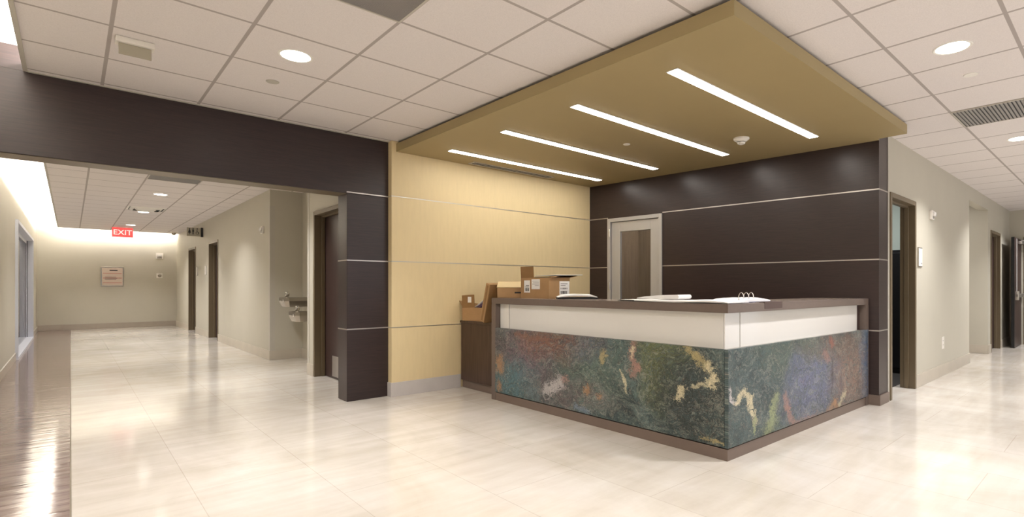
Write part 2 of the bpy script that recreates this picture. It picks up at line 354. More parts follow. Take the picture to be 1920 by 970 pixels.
# ceiling with cove edge lip
b = nb(); box(b, XE+.022, 14.2, -3.2, 5.44, ZC, ZC+.04); box(b, XE+.022, 2.9, 5.44, YE-.022, ZC, ZC+.04); struct('ceiling', b, M['ceil'])
b = nb(); box(b, XE-.002, XE+.022, -3.2, YP-.012, ZC-.006, ZC+.05); box(b, XE-.002, XE+.022, YPB, YE, ZC-.006, ZC+.05); box(b, XE+.022, 2.3, YE-.022, YE, ZC-.006, ZC+.05)
box(b, XE+.022, 2.47, YP-.024, YP-.001, ZC-.006, ZC)
struct('trim_2', b, M['trimgrey'])
# cove: upper white pocket
b = nb()
box(b, XL-.02, 0.02, -3.2, YF+.1, 3.05, 3.08)
box(b, 0.0, .02, -3.2, YP, ZC+.04, 3.05); box(b, 0.0, .02, YPB, YE-.2, ZC+.04, 3.05)
box(b, 0.0, 2.9, YE-.22, YE-.2, ZC+.04, 3.05); box(b, 0.0, 2.9, YE-.22, YF+.1, 3.05, 3.08)
box(b, XL, 0.0, YP+.01, YPB-.01, 2.885, 3.05)
struct('ceiling_cove', b, M['white'])
# left wall with full height window
WY0, WY1, WZ = 12.2, 16.9, 2.19
b = nb(); wallboxes(b, -4.0, YF+.1, XL-.12, XL, 0, 3.05, [(WY0-.03, WY1+.03, 0, WZ+.03)], 'y'); struct('wall_left', b, M['wall'])
b = nb(); box(b, XL, XL+.012, -4, YP, 0, .11); box(b, XL, XL+.012, YPB, WY0-.05, 0, .11); box(b, XL, XL+.012, WY1+.05, YF, 0, .11); struct('baseboard_left', b, M['base'])
b = nb(); box(b, XL, XL+.014, YPB, WY0-.05, .11, .118); box(b, XL, XL+.014, WY1+.05, YF, .11, .118); box(b, XL, XL+.014, -4, YP, .11, .118); struct('trim_3', b, M['trimgrey'])
b = nb()
box(b, XL-.14, XL+.035, WY0-.05, WY1+.05, WZ, WZ+.05); box(b, XL-.14, XL+.04, WY0-.05, WY1+.05, 0, .045)
box(b, XL-.14, XL+.035, WY0-.05, WY0, .045, WZ); box(b, XL-.14, XL+.035, WY1, WY1+.05, .045, WZ)
win = struct('window_1', b, M['winframe'])
b = nb(); box(b, XL-.085, XL-.075, WY0, WY1, .045, WZ); obj('glass_pane', b, M['glass'], win)
b = nb()
for yy in (WY0+.004, WY1-.016): box(b, XL-.09, XL-.06, yy, yy+.012, .045, WZ)
obj('gasket', b, M['blackplastic'], win)
b = nb(); box(b, XL-.12, XL-.07, WY0, WY1, WZ-.07, WZ); box(b, XL-.12, XL-.07, WY1-.16, WY1-.02, .045, WZ-.07); obj('window_frame', b, M['winframe'], win)
# room behind the window
b = nb(); box(b, -4.2, -4.1, 10, 19.5, 0, 2.7); box(b, -4.2, XL-.12, 19.4, 19.5, 0, 2.7); struct('wall_beyond_window', b, M['wall'])
b = nb(); box(b, -4.2, XL-.12, 10.0, 19.5, ZC, ZC+.04); struct('ceiling_beyond_window', b, M['white'])
b = nb(); box(b, -4.2, XL-.02, 9.0, 19.5, -.06, 0); struct('floor_beyond_window', b, M['carpet'])
# far wall of corridor
b = nb(); box(b, XL-.12, 3.2, YF, YF+.12, 0, 3.05); struct('wall_far', b, M['wall'])
b = nb(); bbox(b, XL+.012, 2.3, YF-.012, YF, 0, .15, .003); struct('baseboard_far', b, M['basefar'])
# corridor right wall  X = 2.30
XC = 2.30; AY0, AY1 = 7.54, 9.38; AX = 2.78
dA = (13.47, 14.42); dB = (16.27, 17.27); d5 = (6.30, 7.24)
b = nb(); wallboxes(b, YPB, AY0, XC, XC+.2, 0, ZC+.3, [(d5[0]-.03, d5[1]+.03, 0, 2.12)], 'y'); struct('wall_corridor_near', b, M['wall'])
b = nb(); wallboxes(b, AY1, YF, XC, XC+.2, 0, ZC+.3, [(dA[0]-.03, dA[1]+.03, 0, 2.16), (dB[0]-.03, dB[1]+.03, 0, 2.16)], 'y'); struct('wall_corridor', b, M['wall'])
b = nb(); box(b, AX, AX+.1, AY0-.1, AY1+.1, 0, ZC+.3); box(b, XC+.2, AX, AY0-.1, AY0, 0, ZC+.3); box(b, XC+.2, AX, AY1, AY1+.1, 0, ZC+.3); struct('wall_alcove', b, M['wall'])
def base_y(b_, x, y0, y1, s=-1, h=.15): bbox(b_, min(x, x+s*.012), max(x, x+s*.012), y0, y1, 0, h, .003)
b = nb()
base_y(b, XC, d5[1]+.06, AY0); base_y(b, XC, AY1, dA[0]-.06); base_y(b, XC, dA[1]+.06, dB[0]-.06); base_y(b, XC, dB[1]+.06, YF-.012)
base_y(b, AX, AY0, AY1); bbox(b, XC-.012, AX-.012, AY1-.012, AY1, 0, .15, .003)
struct('baseboard_corridor', b, M['base'])
b = nb()
for yy, s in ((AY1, -1), (AY0, 1)):
    box(b, XC-.004, XC+.07, min(yy, yy+s*.005), max(yy, yy+s*.005), .15, 2.45); box(b, XC-.004, XC, yy-.0, yy+(.07 if s < 0 else -.07), .15, 2.45)
struct('trim_4', b, M['trimgrey'])

def hollow_door(n, axis, wallpos, a0, a1, zt, thick, leafdepth, sgn=1, leaf=True, handle=None, kick=None):
    """metal frame (olive) wrapping an opening a0..a1 in a wall whose face is at wallpos, thickness going sgn; frame face .05 wide"""
    def B(bm, s, e, t0, t1, z0, z1, bev=.002):
        t0, t1 = sorted((t0, t1))
        if axis == 'y': bbox(bm, t0, t1, s, e, z0, z1, bev, 1)
        else: bbox(bm, s, e, t0, t1, z0, z1, bev, 1)
    f0, f1 = wallpos-sgn*.012, wallpos+sgn*(thick+.012); bm = nb(); fw = .05
    B(bm, a0-fw, a0, f0, f1, 0, zt+fw); B(bm, a1, a1+fw, f0, f1, 0, zt+fw); B(bm, a0, a1, f0, f1, zt, zt+fw)
    st0, st1 = wallpos+sgn*(leafdepth-.045), wallpos+sgn*(leafdepth-.004)
    B(bm, a0, a0+.018, st0, st1, 0, zt); B(bm, a1-.018, a1, st0, st1, 0, zt); B(bm, a0+.018, a1-.018, st0, st1, zt-.018, zt)
    fr = struct('door_%d' % n, bm, M['frame'])
    if leaf:
        bm = nb(); B(bm, a0+.003, a1-.003, wallpos+sgn*leafdepth, wallpos+sgn*(leafdepth+.045), .006, zt-.003)
        obj('leaf', bm, M['door'], fr)
        if kick:
            bm = nb(); B(bm, kick[0], kick[1], wallpos+sgn*(leafdepth-.003), wallpos+sgn*(leafdepth-.0005), kick[2], kick[3], .0005); obj('kick_plate', bm, M['metal'], fr)
        if handle is not None:
            bm = nb(); hp, hd = handle; q = wallpos+sgn*leafdepth
            def P(a, d, z): return (q-sgn*d, a, z) if axis == 'y' else (a, q-sgn*d, z)
            tube(bm, [P(hp, 0, 1.0), P(hp, .055, 1.0), P(hp+hd*.03, .062, 1.0), P(hp+hd*.12, .062, .998)], .011)
            tube(bm, [P(hp, -.001, 1.0), P(hp, .008, 1.0)], .028, 20)
            obj('handle', bm, M['chrome'], fr, True)
    return fr
hollow_door(1, 'y', XC, *d5, 2.09, .2, .12, 1, kick=(d5[0]+.06, d5[1]-.27, .03, .29))
hollow_door(2, 'y', XC, *dA, 2.13, .2, .12, 1, handle=(dA[0]+.09, 1))
hollow_door(3, 'y', XC, *dB, 2.13, .2, .12, 1)

# portal: header and column in dark laminate
CX0, CX1 = 2.03, 2.465; HZ = 2.115; Z1, Z2, Z3 = .733, 1.436, 2.127
b = nb(); bbox(b, XL, CX1, YP, YPB, HZ, ZC, .002, 1); box(b, XL, XE, YP, YPB, ZC, 2.885); bbox(b, CX0, CX1, YP, YPB, 0, HZ, .003, 1)
por = struct('wall_portal', b, M['dark'])
b = nb(); box(b, XL, CX0, YP+.012, YPB-.004, HZ-.004, HZ-.0005); obj('soffit_trim', b, M['frame'], por)
for z in (Z1, Z2, Z3):
    b = nb(); box(b, CX0-.002, CX1, YP-.003, YP, z-.006, z+.006); box(b, CX0-.003, CX0, YP-.003, YPB, z-.006, z+.006); obj('metal_strip', b, M['metal'], por)
# yellow wall
YW = 5.36; XW1 = 5.50
b = nb(); box(b, CX1, XW1, YW, YW+.3, 0, ZC); yw = struct('wall_back', b, M['yellow'])
for z in (Z1, Z2, Z3):
    b = nb(); box(b, CX1-.0015, XW1-.05, YW-.0015, YW, z-.004, z+.004); box(b, CX1-.0015, CX1, YW, YP, z-.004, z+.004); obj('metal_strip', b, M['metal'], yw)
b = nb(); bbox(b, CX1-.012, 3.30, YW-.014, YW, 0, .15, .003); bbox(b, CX1-.012, CX1, YW, YP, 0, .15, .003); struct('baseboard_back', b, M['basegrey'])

# dark wall, slightly out of square: local x runs along it from the free end, y is depth (negative = room side)
A0 = Vector((5.76, 1.69, 0)); A1 = Vector((5.45, 5.36, 0)); du = (A1-A0); DL = du.length; du.normalize()
DM = Matrix.Translation(A0) @ Matrix(((du.x, du.y, 0, 0), (du.y, -du.x, 0, 0), (0, 0, 1, 0), (0, 0, 0, 1)))
def uy(Y): return (Y-1.69)/du.y
D0, D1, DZ = uy(4.147), uy(5.03), 2.115
b = nb(); wallboxes(b, 0, DL+.02, 0, .16, 0, ZC, [(D0, D1, 0, DZ)], 'x', DM)
prism(b, [(5.76, 1.69), (6.03, 1.69), (6.03, 1.85), (5.75, 1.85)], 0, ZC)
dw = struct('wall_right', b, M['dark'])
for z in (Z1, Z2, Z3):
    b = nb()
    for s, e in ((0.0, D0), (D1, DL)): box(b, s, e, -.0025, 0, z-.006, z+.006, DM)
    box(b, 5.757, 6.03, 1.6865, 1.69, z-.006, z+.006)
    obj('metal_strip', b, M['metal'], dw)
b = nb(); box(b, -.012, D0, -.012, 0, 0, .1, DM); box(b, D1, DL-.02, -.012, 0, 0, .1, DM); box(b, 5.75, 6.03, 1.676, 1.69, 0, .1); struct('baseboard_right', b, M['plinth'])
b = nb(); box(b, 6.028, 6.045, 1.684, 1.69, 0, ZC); struct('trim_5', b, M['trimgrey'])
# aluminium door in the dark wall
b = nb(); fw = .05
for s, e, z0, z1 in ((D0, D0+fw, 0, DZ), (D1-fw, D1, 0, DZ), (D0+fw, D1-fw, DZ-fw, DZ)): bbox(b, s, e, -.02, .12, z0, z1, .002, 1, DM)
al = struct('door_4', b, M['doorframe_alu'])
g0, g1, gz0, gz1 = uy(4.335), uy(4.83), .28, 1.925
b = nb(); s0, s1 = D0+fw+.004, D1-fw-.004
for s, e, z0, z1 in ((s0, g0, .008, DZ-fw-.004), (g1, s1, .008, DZ-fw-.004), (g0, g1, gz1, DZ-fw-.004), (g0, g1, .008, gz0)): bbox(b, s, e, .01, .055, z0, z1, .003, 1, DM)
lf = obj('leaf', b, M['doorframe_alu'], al)
b = nb(); box(b, g0, g1, .028, .036, gz0, gz1, DM); obj('glass_pane', b, M['glass'], lf)
for z in (.35, 1.12, 1.86):
    b = nb(); lathe(b, [(0, 0), (.011, 0), (.011, .11), (0, .11)], 12, DM @ Matrix.Translation((D1-fw+.004, -.026, z))); obj('hinge', b, M['chrome'], lf, True)
# hall wall  Y = 1.69
YH = 1.69; o2 = (6.145, 6.99); oR = (10.0, 11.55); o3 = (11.85, 12.74); XEND = 13.95
b = nb(); wallboxes(b, 6.045, XEND, YH, YH+.13, 0, ZC, [(o2[0]-.03, o2[1]+.03, 0, 2.12), (oR[0], oR[1], 0, 2.50), (o3[0]-.03, o3[1]+.03, 0, 2.15)], 'x'); struct('wall_hallway', b, M['wall'])
b = nb()
for s, e in ((o2[1]+.05, oR[0]), (oR[1], o3[0]-.05), (o3[1]+.05, XEND)): bbox(b, s, e, YH-.012, YH, 0, .15, .003)
bbox(b, oR[1]-.012, oR[1], YH, YH+2.2, 0, .15, .003)
struct('baseboard_hallway', b, M['base'])
fr5 = hollow_door(5, 'x', YH, *o2, 2.09, .13, .10, 1, leaf=False)
b = nb(); bbox(b, o2[1]-.0035, o2[1]-.0005, YH+.07, YH+.10, .96, 1.12, .0005, 1); obj('strike_plate', b, M['blackplastic'], fr5)
hollow_door(6, 'x', YH, *o3, 2.12, .13, .085, 1)
b = nb(); box(b, oR[1], oR[1]+.12, YH+.13, YH+2.4, 0, ZC); box(b, oR[0]-.12, oR[0], YH+.13, YH+2.4, 0, ZC); box(b, oR[0]-.12, oR[1]+.12, YH+2.3, YH+2.4, 0, ZC); struct('wall_side_corridor', b, M['wall'])
# hall end wall with double door
b = nb(); wallboxes(b, -4.0, YH+.2, XEND, XEND+.15, 0, ZC, [(-.48, 1.45, 0, 2.15)], 'y'); struct('wall_end', b, M['wall'])
b = nb()
for s, e, z0, z1 in ((1.42, 1.47, 0, 2.17), (-.5, -.45, 0, 2.17), (-.45, 1.42, 2.12, 2.17)): bbox(b, XEND-.012, XEND+.16, s, e, z0, z1, .002, 1)
df = struct('door_7', b, M['frame'])
LY = 1.50
b = nb(); bbox(b, 12.98, 13.93, LY, LY+.045, .01, 2.11, .003, 1); lf = obj('leaf', b, M['door'], df)
b = nb(); bbox(b, 13.02, 13.90, LY-.05, LY-.02, .96, 1.03, .006, 2); bbox(b, 13.02, 13.12, LY-.06, LY-.001, .91, 1.08, .006, 2); obj('push_bar', b, M['metal'], lf, True)
b = nb(); tube(b, [(13.07, LY-.02, 1.05), (13.07, LY-.02, 2.08)], .012, 10); obj('rod', b, M['metal'], lf, True)
b = nb(); bbox(b, 13.45, 13.75, LY-.06, LY-.001, 2.0, 2.06, .01, 2); tube(b, [(13.6, LY-.03, 2.07), (13.75, LY-.25, 2.09), (13.95, LY-.30, 2.14)], .011, 8); obj('door_closer', b, M['metal'], lf, True)
b = nb(); bbox(b, 12.977, 12.981, LY-.002, LY+.047, .01, 2.11, .001, 1); obj('edge_strip', b, M['blackplastic'], lf)
b = nb(); box(b, 17.6, 17.7, -4, 3.0, 0, ZC); box(b, XEND+.15, 17.7, 1.9, 2.0, 0, ZC); struct('wall_beyond_doors', b, M['wall'])
b = nb(); box(b, XEND+.15, 17.7, -4, 2.0, ZC, ZC+.04); struct('ceiling_beyond_doors', b, M['ceil'])
# back room
b = nb(); box(b, 9.0, 9.1, YH+.2, 5.7, 0, ZC); box(b, 5.5, 9.1, 5.66, 5.76, 0, ZC); box(b, 6.9, 6.95, 3.2, 5.66, 0, ZC); struct('wall_back_room', b, M['teal'])
b = nb(); box(b, 6.89, 6.899, 3.2, 5.64, 0, ZC); box(b, 5.55, 6.89, 5.64, 5.655, 0, ZC); struct('wall_back_room_panelling', b, mat('brown_panelling', (128, 106, 88), .45, var=.1, vscale=7, stretch=(5, 5, .2), dark=(92, 74, 62)))
b = nb(); box(b, 5.95, 9.0, YH+.2, 5.66, .0, .004); struct('floor_back_room', b, M['carpet'])
area('room_beyond_window_light', (-2.4, 14.5, 2.69), .6, 3, 60); area('back_room_light', (7.6, 2.9, 2.69), .6, .6, 30); area('inner_office_light', (6.35, 4.4, 2.69), .5, .5, 22)
area('side_corridor_light', (10.8, 2.7, 2.69), .4, .4, 9)
t = thing('storage_cabinet', 'tall black cabinet inside the dark room behind the open door frame', 'cabinet', (8.3, 2.4, 0))
b = nb(); bbox(b, 8.05, 8.6, 1.93, 3.1, .004, 1.66, .006, 2); obj('body', b, M['blackplastic'], t)
for yy in (1.94, 2.52):
    b = nb(); bbox(b, 8.03, 8.05, yy, yy+.57, .08, 1.62, .004, 1); d = obj('door', b, M['blackplastic'], t)
    b = nb(); tube(b, [(8.0, yy+.52, .9), (8.0, yy+.52, 1.05)], .008); obj('handle', b, M['metal'], d, True)

# ------------------------------------------------------------ canopy with four linear lights
ZK = 2.603; KX0, KY0 = 2.545, 1.435
kp = [(KX0, KY0), (5.68, KY0), (5.755, 1.69), (5.45, YW), (KX0-.06, YW)]
kp = [(KX0, KY0), (5.70, KY0), (5.70, 1.685), (5.757, 1.685), (5.449, YW-.001), (KX0-.03, YW-.001)]
cp = thing('canopy', 'olive gold dropped canopy hung over the reception desk', 'canopy', (4.1, 3.4, ZK))
b = nb(); prism(b, kp, ZK, ZK+.085); obj('panel', b, M['canopy'], cp)
kc = Vector((4.1, 3.4)); b = nb(); prism(b, [(KX0+.045, KY0+.045), (5.65, KY0+.045), (5.65, 1.685), (5.75, 1.685), (5.449, YW-.001), (KX0+.02, YW-.001)], ZK+.085, ZC-.0005); obj('reveal', b, M['canopyshade'], cp)
rows = [(2.08, 'nearest the free front edge of the canopy, largest looking'), (3.02, 'second from the free front edge of the canopy'), (3.965, 'third from the free front edge, one in from the wall side'), (4.90, 'closest to the gold wall, smallest looking')]
for i, (yy, lb) in enumerate(rows):
    t = thing('linear_light', 'long glowing strip light '+lb, 'ceiling light', (4.03, yy, ZK), 'strip lights in the canopy')
    b = nb(); bbox(b, 2.885, 5.18, yy-.048, yy+.048, ZK-.006, ZK-.0003, .0015, 1); obj('trim', b, M['white'], t)
    b = nb(); bbox(b, 2.895, 5.17, yy-.040, yy+.040, ZK-.0085, ZK-.0055, .001, 1); obj('diffuser', b, M['linelamp'], t)

def disc_mtx(x, y, z): return Matrix.Translation((x, y, z))
DOWN = [(1.095, 3.838, 'round downlight in the lobby ceiling left of the canopy'),
        (4.14, .788, 'big round downlight in the ceiling right of the canopy front'),
        (7.19, .788, 'round downlight over the right hallway, cut by the photo edge'),
        (1.095, 11.16, 'corridor downlight nearest the dark portal header'),
        (1.095, 14.05, 'corridor downlight just behind the square air diffuser'),
        (1.095, 17.19, 'corridor downlight right above the red exit sign'),
        (10.24, .788, 'downlight over the middle of the right hallway'), (12.9, .788, 'downlight before the double doors'),
        (1.095, .788, 'downlight above the viewpoint side of the lobby'), (4.14, -2.0, 'downlight over the lobby behind the viewpoint'), (7.19, -2.0, 'downlight over the lobby right rear'),
        (1.095, 7.5, 'corridor downlight hidden just behind the header')]
for i, (x, y, lb) in enumerate(DOWN):
    t = thing('downlight', lb, 'ceiling light', (x, y, ZC), 'round recessed downlights')
    b = nb(); lathe(b, [(.088, -.0005), (.097, -.004), (.104, -.004), (.108, -.0005)], 40, disc_mtx(x, y, ZC)); obj('trim_ring', b, M['white'], t, True)
    b = nb(); lathe(b, [(0, -.003), (.088, -.003), (.088, -.001), (0, -.001)], 40, disc_mtx(x, y, ZC)); obj('lens', b, M['lamp'], t)
    a = area('downlight_beam', (x, y, ZC-.006), .17, .17, P_DOWN, spread=120, shape='DISK'); a.parent = t; a.matrix_parent_inverse = Matrix.Translation(t.location).inverted()

# ------------------------------------------------------------ reception desk
DX, DY, DXR, DYL, DT = 3.178, 1.838, 5.742, 4.56, 1.05
GR = .055; ST = .745; SB = .088
t = thing('reception_desk', 'L-shaped reception desk faced with multicoloured stone under a white glass band', 'reception desk', (DX+.3, DY+.3, 0))
TD = .50
def Lpts(o, d, xr=DXR, yl=DYL): return [(DX+o, DY+o), (xr, DY+o), (xr-.0845*(d-o), DY+d), (DX+d, DY+d), (DX+d, yl), (DX+o, yl)]
b = nb(); prism(b, Lpts(0, TD), DT-.06, DT)
bmesh.ops.bevel(b, geom=b.edges[:], offset=.003, segments=2, affect='EDGES'); obj('countertop', b, M['brown'], t)
b = nb(); prism(b, Lpts(.012, TD-.01, DXR-.01, DYL-.01), DT-.0005, DT+.0012); obj('top_surface', b, M['cotop'], t)
b = nb(); bbox(b, DX, DX+TD, DYL-.075, DYL, 0, DT-.06, .003, 1); obj('end_leg', b, M['brown'], t)
b = nb(); prism(b, [(DXR-.075, DY), (DXR, DY), (DXR-.042, DY+TD), (DXR-.075, DY+TD)], 0, DT-.06); obj('end_leg', b, M['brown'], t)
b = nb(); prism(b, Lpts(.005, .3, DXR-.075, DYL-.075), 0, .078); obj('plinth', b, M['plinth'], t)
b = nb(); prism(b, Lpts(.025, .2, DXR-.08, DYL-.08), .078, SB+.002); obj('shadow_gap', b, M['black'], t)
b = nb(); prism(b, Lpts(GR+.012, .2, DXR-.08, DYL-.08), SB, DT-.06); obj('carcass', b, M['brown'], t)
b = nb(); prism(b, Lpts(.02, GR+.02, DXR-.08, DYL-.08), ST-.02, ST-.006); obj('ledge', b, M['white'], t)  # white colour stands in for light falling on the ledge
# stone slabs, long face and short face, a fine grid so the edge chips and relief are real
def slab(axis, a0, a1, sgn_face, m, name):
    bm = nb(); nx = int((a1-a0)/.02); nz = int((ST-SB)/.02); rnd = random.Random(5+axis); front = []
    for i in range(nx+1):
        rowv = []
        for j in range(nz+1):
            a = a0+(a1-a0)*i/nx; z = SB+(ST-SB)*j/nz
            e = 0.0
            if j in (0, nz): e = .002+.001*rnd.random()
            d = sgn_face+e+.0012*math.sin(a*17+z*11)*math.sin(z*23-a*5)
            rowv.append(bm.verts.new((d, a, z) if axis == 1 else (a, d, z)))
        front.append(rowv)
    for i in range(nx):
        for j in range(nz): bm.faces.new((front[i][j], front[i+1][j], front[i+1][j+1], front[i][j+1]))
    ext = bmesh.ops.extrude_face_region(bm, geom=bm.faces[:])
    vsx = [g for g in ext['geom'] if isinstance(g, bmesh.types.BMVert)]
    for v in vsx:
        if axis == 1: v.co.x = sgn_face+.028
        else: v.co.y = sgn_face+.028
    return obj(name, bm, m, t)
slab(1, DY+.024, DYL-.078, DX-.006, M['stoneL'], 'stone_panel')
slab(0, DX-.004, DXR-.03, DY-.006, M['stoneR'], 'stone_panel')
# glass band in four panes
gx, gy = DX+GR, DY+GR
for (x0, x1, y0, y1) in ((gx, gx+.01, gy+.012, 4.322), (gx, gx+.01, 4.332, DYL-.08), (gx, 3.422, gy, gy+.01), (3.432, DXR-.15, gy, gy+.01)):
    b = nb(); bbox(b, x0, x1, y0, y1, ST-.004, DT-.061, .0015, 1); obj('glass_panel', b, M['glassw'], t)
b = nb(); box(b, DXR-.149, DXR-.08, gy+.002, gy+.012, ST-.004, DT-.061); obj('end_filler', b, M['door'], t)

for o_ in list(t.children):
    for v in o_.data.vertices: v.co.y -= (v.co.x-DX)*.024      # the short run is a touch out of square, like the wall it meets
# cabinet between desk end and gold wall
CXF, CZ = 3.30, .775
t = thing('side_cabinet', 'dark wood-grain low cabinet between the gold wall and the desk end', 'cabinet', (3.6, 4.95, 0))
b = nb(); bbox(b, CXF, CXF+.55, DYL+.002, YW-.016, .09, CZ-.025, .002, 1); obj('body', b, M['darkv'], t)
b = nb(); bbox(b, CXF-.008, CXF+.56, DYL+.001, YW-.002, CZ-.025, CZ, .003, 1); obj('worktop', b, M['darkv'], t)
b = nb(); bbox(b, CXF+.02, CXF+.5, DYL+.002, YW-.016, 0, .09, .002, 1); obj('toe_kick', b, M['plinth'], t)

# ------------------------------------------------------------ cartons and papers
def open_carton(name, label, loc, rz, sx, sy, h, flaps, group=None, cat='box'):
    """open box, origin at bottom centre; flaps: side -> (angle from vertical outwards, length)"""
    t = thing(name, label, cat, loc, group, True, rz); th = .005
    b = nb(); box(b, -sx/2, sx/2, -sy/2, sy/2, 0, th)
    box(b, -sx/2, -sx/2+th, -sy/2, sy/2, th, h); box(b, sx/2-th, sx/2, -sy/2, sy/2, th, h)
    box(b, -sx/2+th, sx/2-th, -sy/2, -sy/2+th, th, h); box(b, -sx/2+th, sx/2-th, sy/2-th, sy/2, th, h)
    obj('body', b, M['card'], t)
    for side, (ang, ln) in flaps.items():
        a = math.radians(ang); b = nb()
        if side in ('-x', '+x'):
            s = -1 if side == '-x' else 1
            mt = Matrix.Translation((s*sx/2, 0, h)) @ Matrix.Rotation(s*a, 4, 'Y'); box(b, -th/2, th/2, -sy/2+.004, sy/2-.004, 0, ln, mt)
        else:
            s = -1 if side == '-y' else 1
            mt = Matrix.Translation((0, s*sy/2, h)) @ Matrix.Rotation(-s*a, 4, 'X'); box(b, -sx/2+.004, sx/2-.004, -th/2, th/2, 0, ln, mt)
        obj('flap', b, M['card2'], t)
    return t
def sticker(t, side, off, a0, a1, z0, z1, bars):
    """white label on a carton side ('-x' or '-y'), with dark bars"""
    e = .0012
    def B(bm, p0, p1, q0, q1, lift):
        if side == '-x': box(bm, off-e-lift, off-lift+.0003, p0, p1, q0, q1)
        else: box(bm, p0, p1, off-e-lift, off-lift+.0003, q0, q1)
    b = nb(); B(b, a0, a1, z0, z1, 0); s = obj('shipping_label', b, M['paper'], t); b = nb()
    for (p0, p1, q0, q1) in bars: B(b, a0+(a1-a0)*p0, a0+(a1-a0)*p1, z0+(z1-z0)*q0, z0+(z1-z0)*q1, .0008)
    obj('print', b, M['ink'], s)
def barcode(p0, p1, q0, q1, n, seed):
    r = random.Random(seed); out = []; x = p0
    while x < p1:
        wd = (p1-p0)/n*r.choice((.4, .7, 1)); out.append((x, min(x+wd, p1), q0, q1)); x += wd+(p1-p0)/n*r.choice((.4, .8))
    return out
# carton on the counter
c = open_carton('cardboard_box', 'open cardboard box with white shipping labels on the desk counter', (3.53, 4.115, DT+.0015), 0, .28, .44, .205, {})
th = .005; b = nb(); mt = Matrix.Translation((-.14, .12, .205)) @ Matrix.Rotation(math.radians(-3), 4, 'Y'); box(b, -th/2, th/2, -.11, .096, 0, .115, mt); obj('flap', b, M['card2'], c)
b = nb(); mt = Matrix.Translation((.0, -.22, .205)) @ Matrix.Rotation(math.radians(96), 4, 'X') ; box(b, -.13, .13, -th/2, th/2, 0, .02, mt); obj('flap', b, M['card2'], c)
b = nb(); mt = Matrix.Translation((.14, .0, .205)) @ Matrix.Rotation(math.radians(80), 4, 'Y'); box(b, -th/2, th/2, -.21, .21, 0, .12, mt); obj('flap', b, M['card'], c)
sticker(c, '-x', -.14, .07, .165, .055, .18, barcode(.15, .8, .12, .38, 9, 1)+[(.15, .85, .48, .5), (.15, .7, .55, .6), (.15, .8, .42, .44)])
sticker(c, '-x', -.14, -.085, .045, .09, .19, [(.1, .9, .8, .83), (.1, .8, .65, .68), (.1, .9, .5, .53), (.1, .6, .35, .38)])
sticker(c, '-y', -.22, .0, .135, .03, .17, barcode(.12, .8, .1, .3, 9, 3)+barcode(.12, .8, .42, .54, 8, 4)+[(.12, .6, .68, .71), (.12, .8, .8, .83)])
t2 = tag(obj('crumpled_wrap', (lambda b: (bbox(b, 3.46, 3.64, 3.93, 4.26, DT+.19, DT+.215, .008, 2), b)[1])(nb()), M['blackplastic']), 'black packing material poking out of the open box on the counter', 'packing material')
b = nb(); mt = Matrix.Translation((3.62, 4.02, DT+.228)) @ Matrix.Rotation(math.radians(-1), 4, 'X') @ Matrix.Rotation(math.radians(-1), 4, 'Y'); bbox(b, -.17, .20, -.16, .16, 0, .006, .0015, 1, mt)
tag(obj('paper_sheet', b, M['paper']), 'pale sheet lying across the top of the open labelled box', 'paper')
# long flat carton with a raised lid
t = thing('long_cardboard_box', 'long shallow cardboard box behind the labelled open box on the counter', 'box', (3.42, 4.49, DT+.0015), None, True, math.radians(-40))
b = nb(); bbox(b, -.17, .10, -.10, .10, 0, .105, .003, 1); obj('body', b, M['card'], t)
b = nb(); mt = Matrix.Translation((0, -.10, .106)) @ Matrix.Rotation(math.radians(17), 4, 'X'); bbox(b, -.175, .105, -.003, .20, 0, .006, .002, 1, mt); obj('lid', b, M['cardlit'], t)
b = nb(); bbox(b, .01, .085, -.1012, -.0995, .045, .062, .0004, 1); obj('print', b, M['ink'], t)
# flat carton leaning on the desk end
t = thing('leaning_cardboard_box', 'flat cardboard box leaning against the end of the reception desk', 'box', (3.365, 4.81, CZ), None, True, 0)
LM = Matrix.Rotation(math.radians(17), 4, 'X')
b = nb(); bbox(b, -.14, .16, -.03, .045, 0.016, .44, .003, 1, LM); obj('body', b, M['card'], t)
b = nb(); bbox(b, -.145, .162, -.046, -.034, 0.016, .445, .002, 1, LM); obj('lid', b, M['card2'], t)
b = nb(); bbox(b, -.1412, -.1402, -.01, .025, .03, .42, .0003, 1, LM); obj('tape', b, M['card2'], t)
# open carton on the side cabinet
c = open_carton('small_cardboard_box', 'open small cardboard box on the side cabinet against the gold wall', (3.45, 5.12, CZ+.001), math.radians(8), .27, .40, .155, {})
b = nb(); box(b, -.1375, -.1325, -.02, .19, .155, .30, Matrix.Rotation(math.radians(-3), 4, 'X')); obj('flap', b, M['card2'], c)
b = nb(); mt = Matrix.Translation((.0, .2, .155)) @ Matrix.Rotation(math.radians(-40), 4, 'X'); box(b, -.13, .13, -.0025, .0025, 0, .12, mt); obj('flap', b, M['card2'], c)
b = nb(); box(b, -.1388, -.1374, .04, .10, .21, .275); obj('sticker', b, M['paper'], c)
b = nb(); mt = Matrix.Translation((3.44, 5.05, CZ+.13)) @ Matrix.Rotation(math.radians(-22), 4, 'X') @ Matrix.Rotation(math.radians(10), 4, 'Y'); bbox(b, -.09, .09, -.14, .14, 0, .05, .012, 3, mt)
tag(obj('wrapped_parcel', b, M['purple']), 'purple wrapped parcel sticking out of the small open box', 'parcel')
b = nb(); mt = Matrix.Translation((3.40, 5.03, CZ+.195)) @ Matrix.Rotation(math.radians(-26), 4, 'X'); bbox(b, -.07, .07, -.16, .12, 0, .004, .0015, 1, mt)
tag(obj('folded_paper', b, M['paper']), 'white folded paper on the purple parcel in the small box', 'paper')
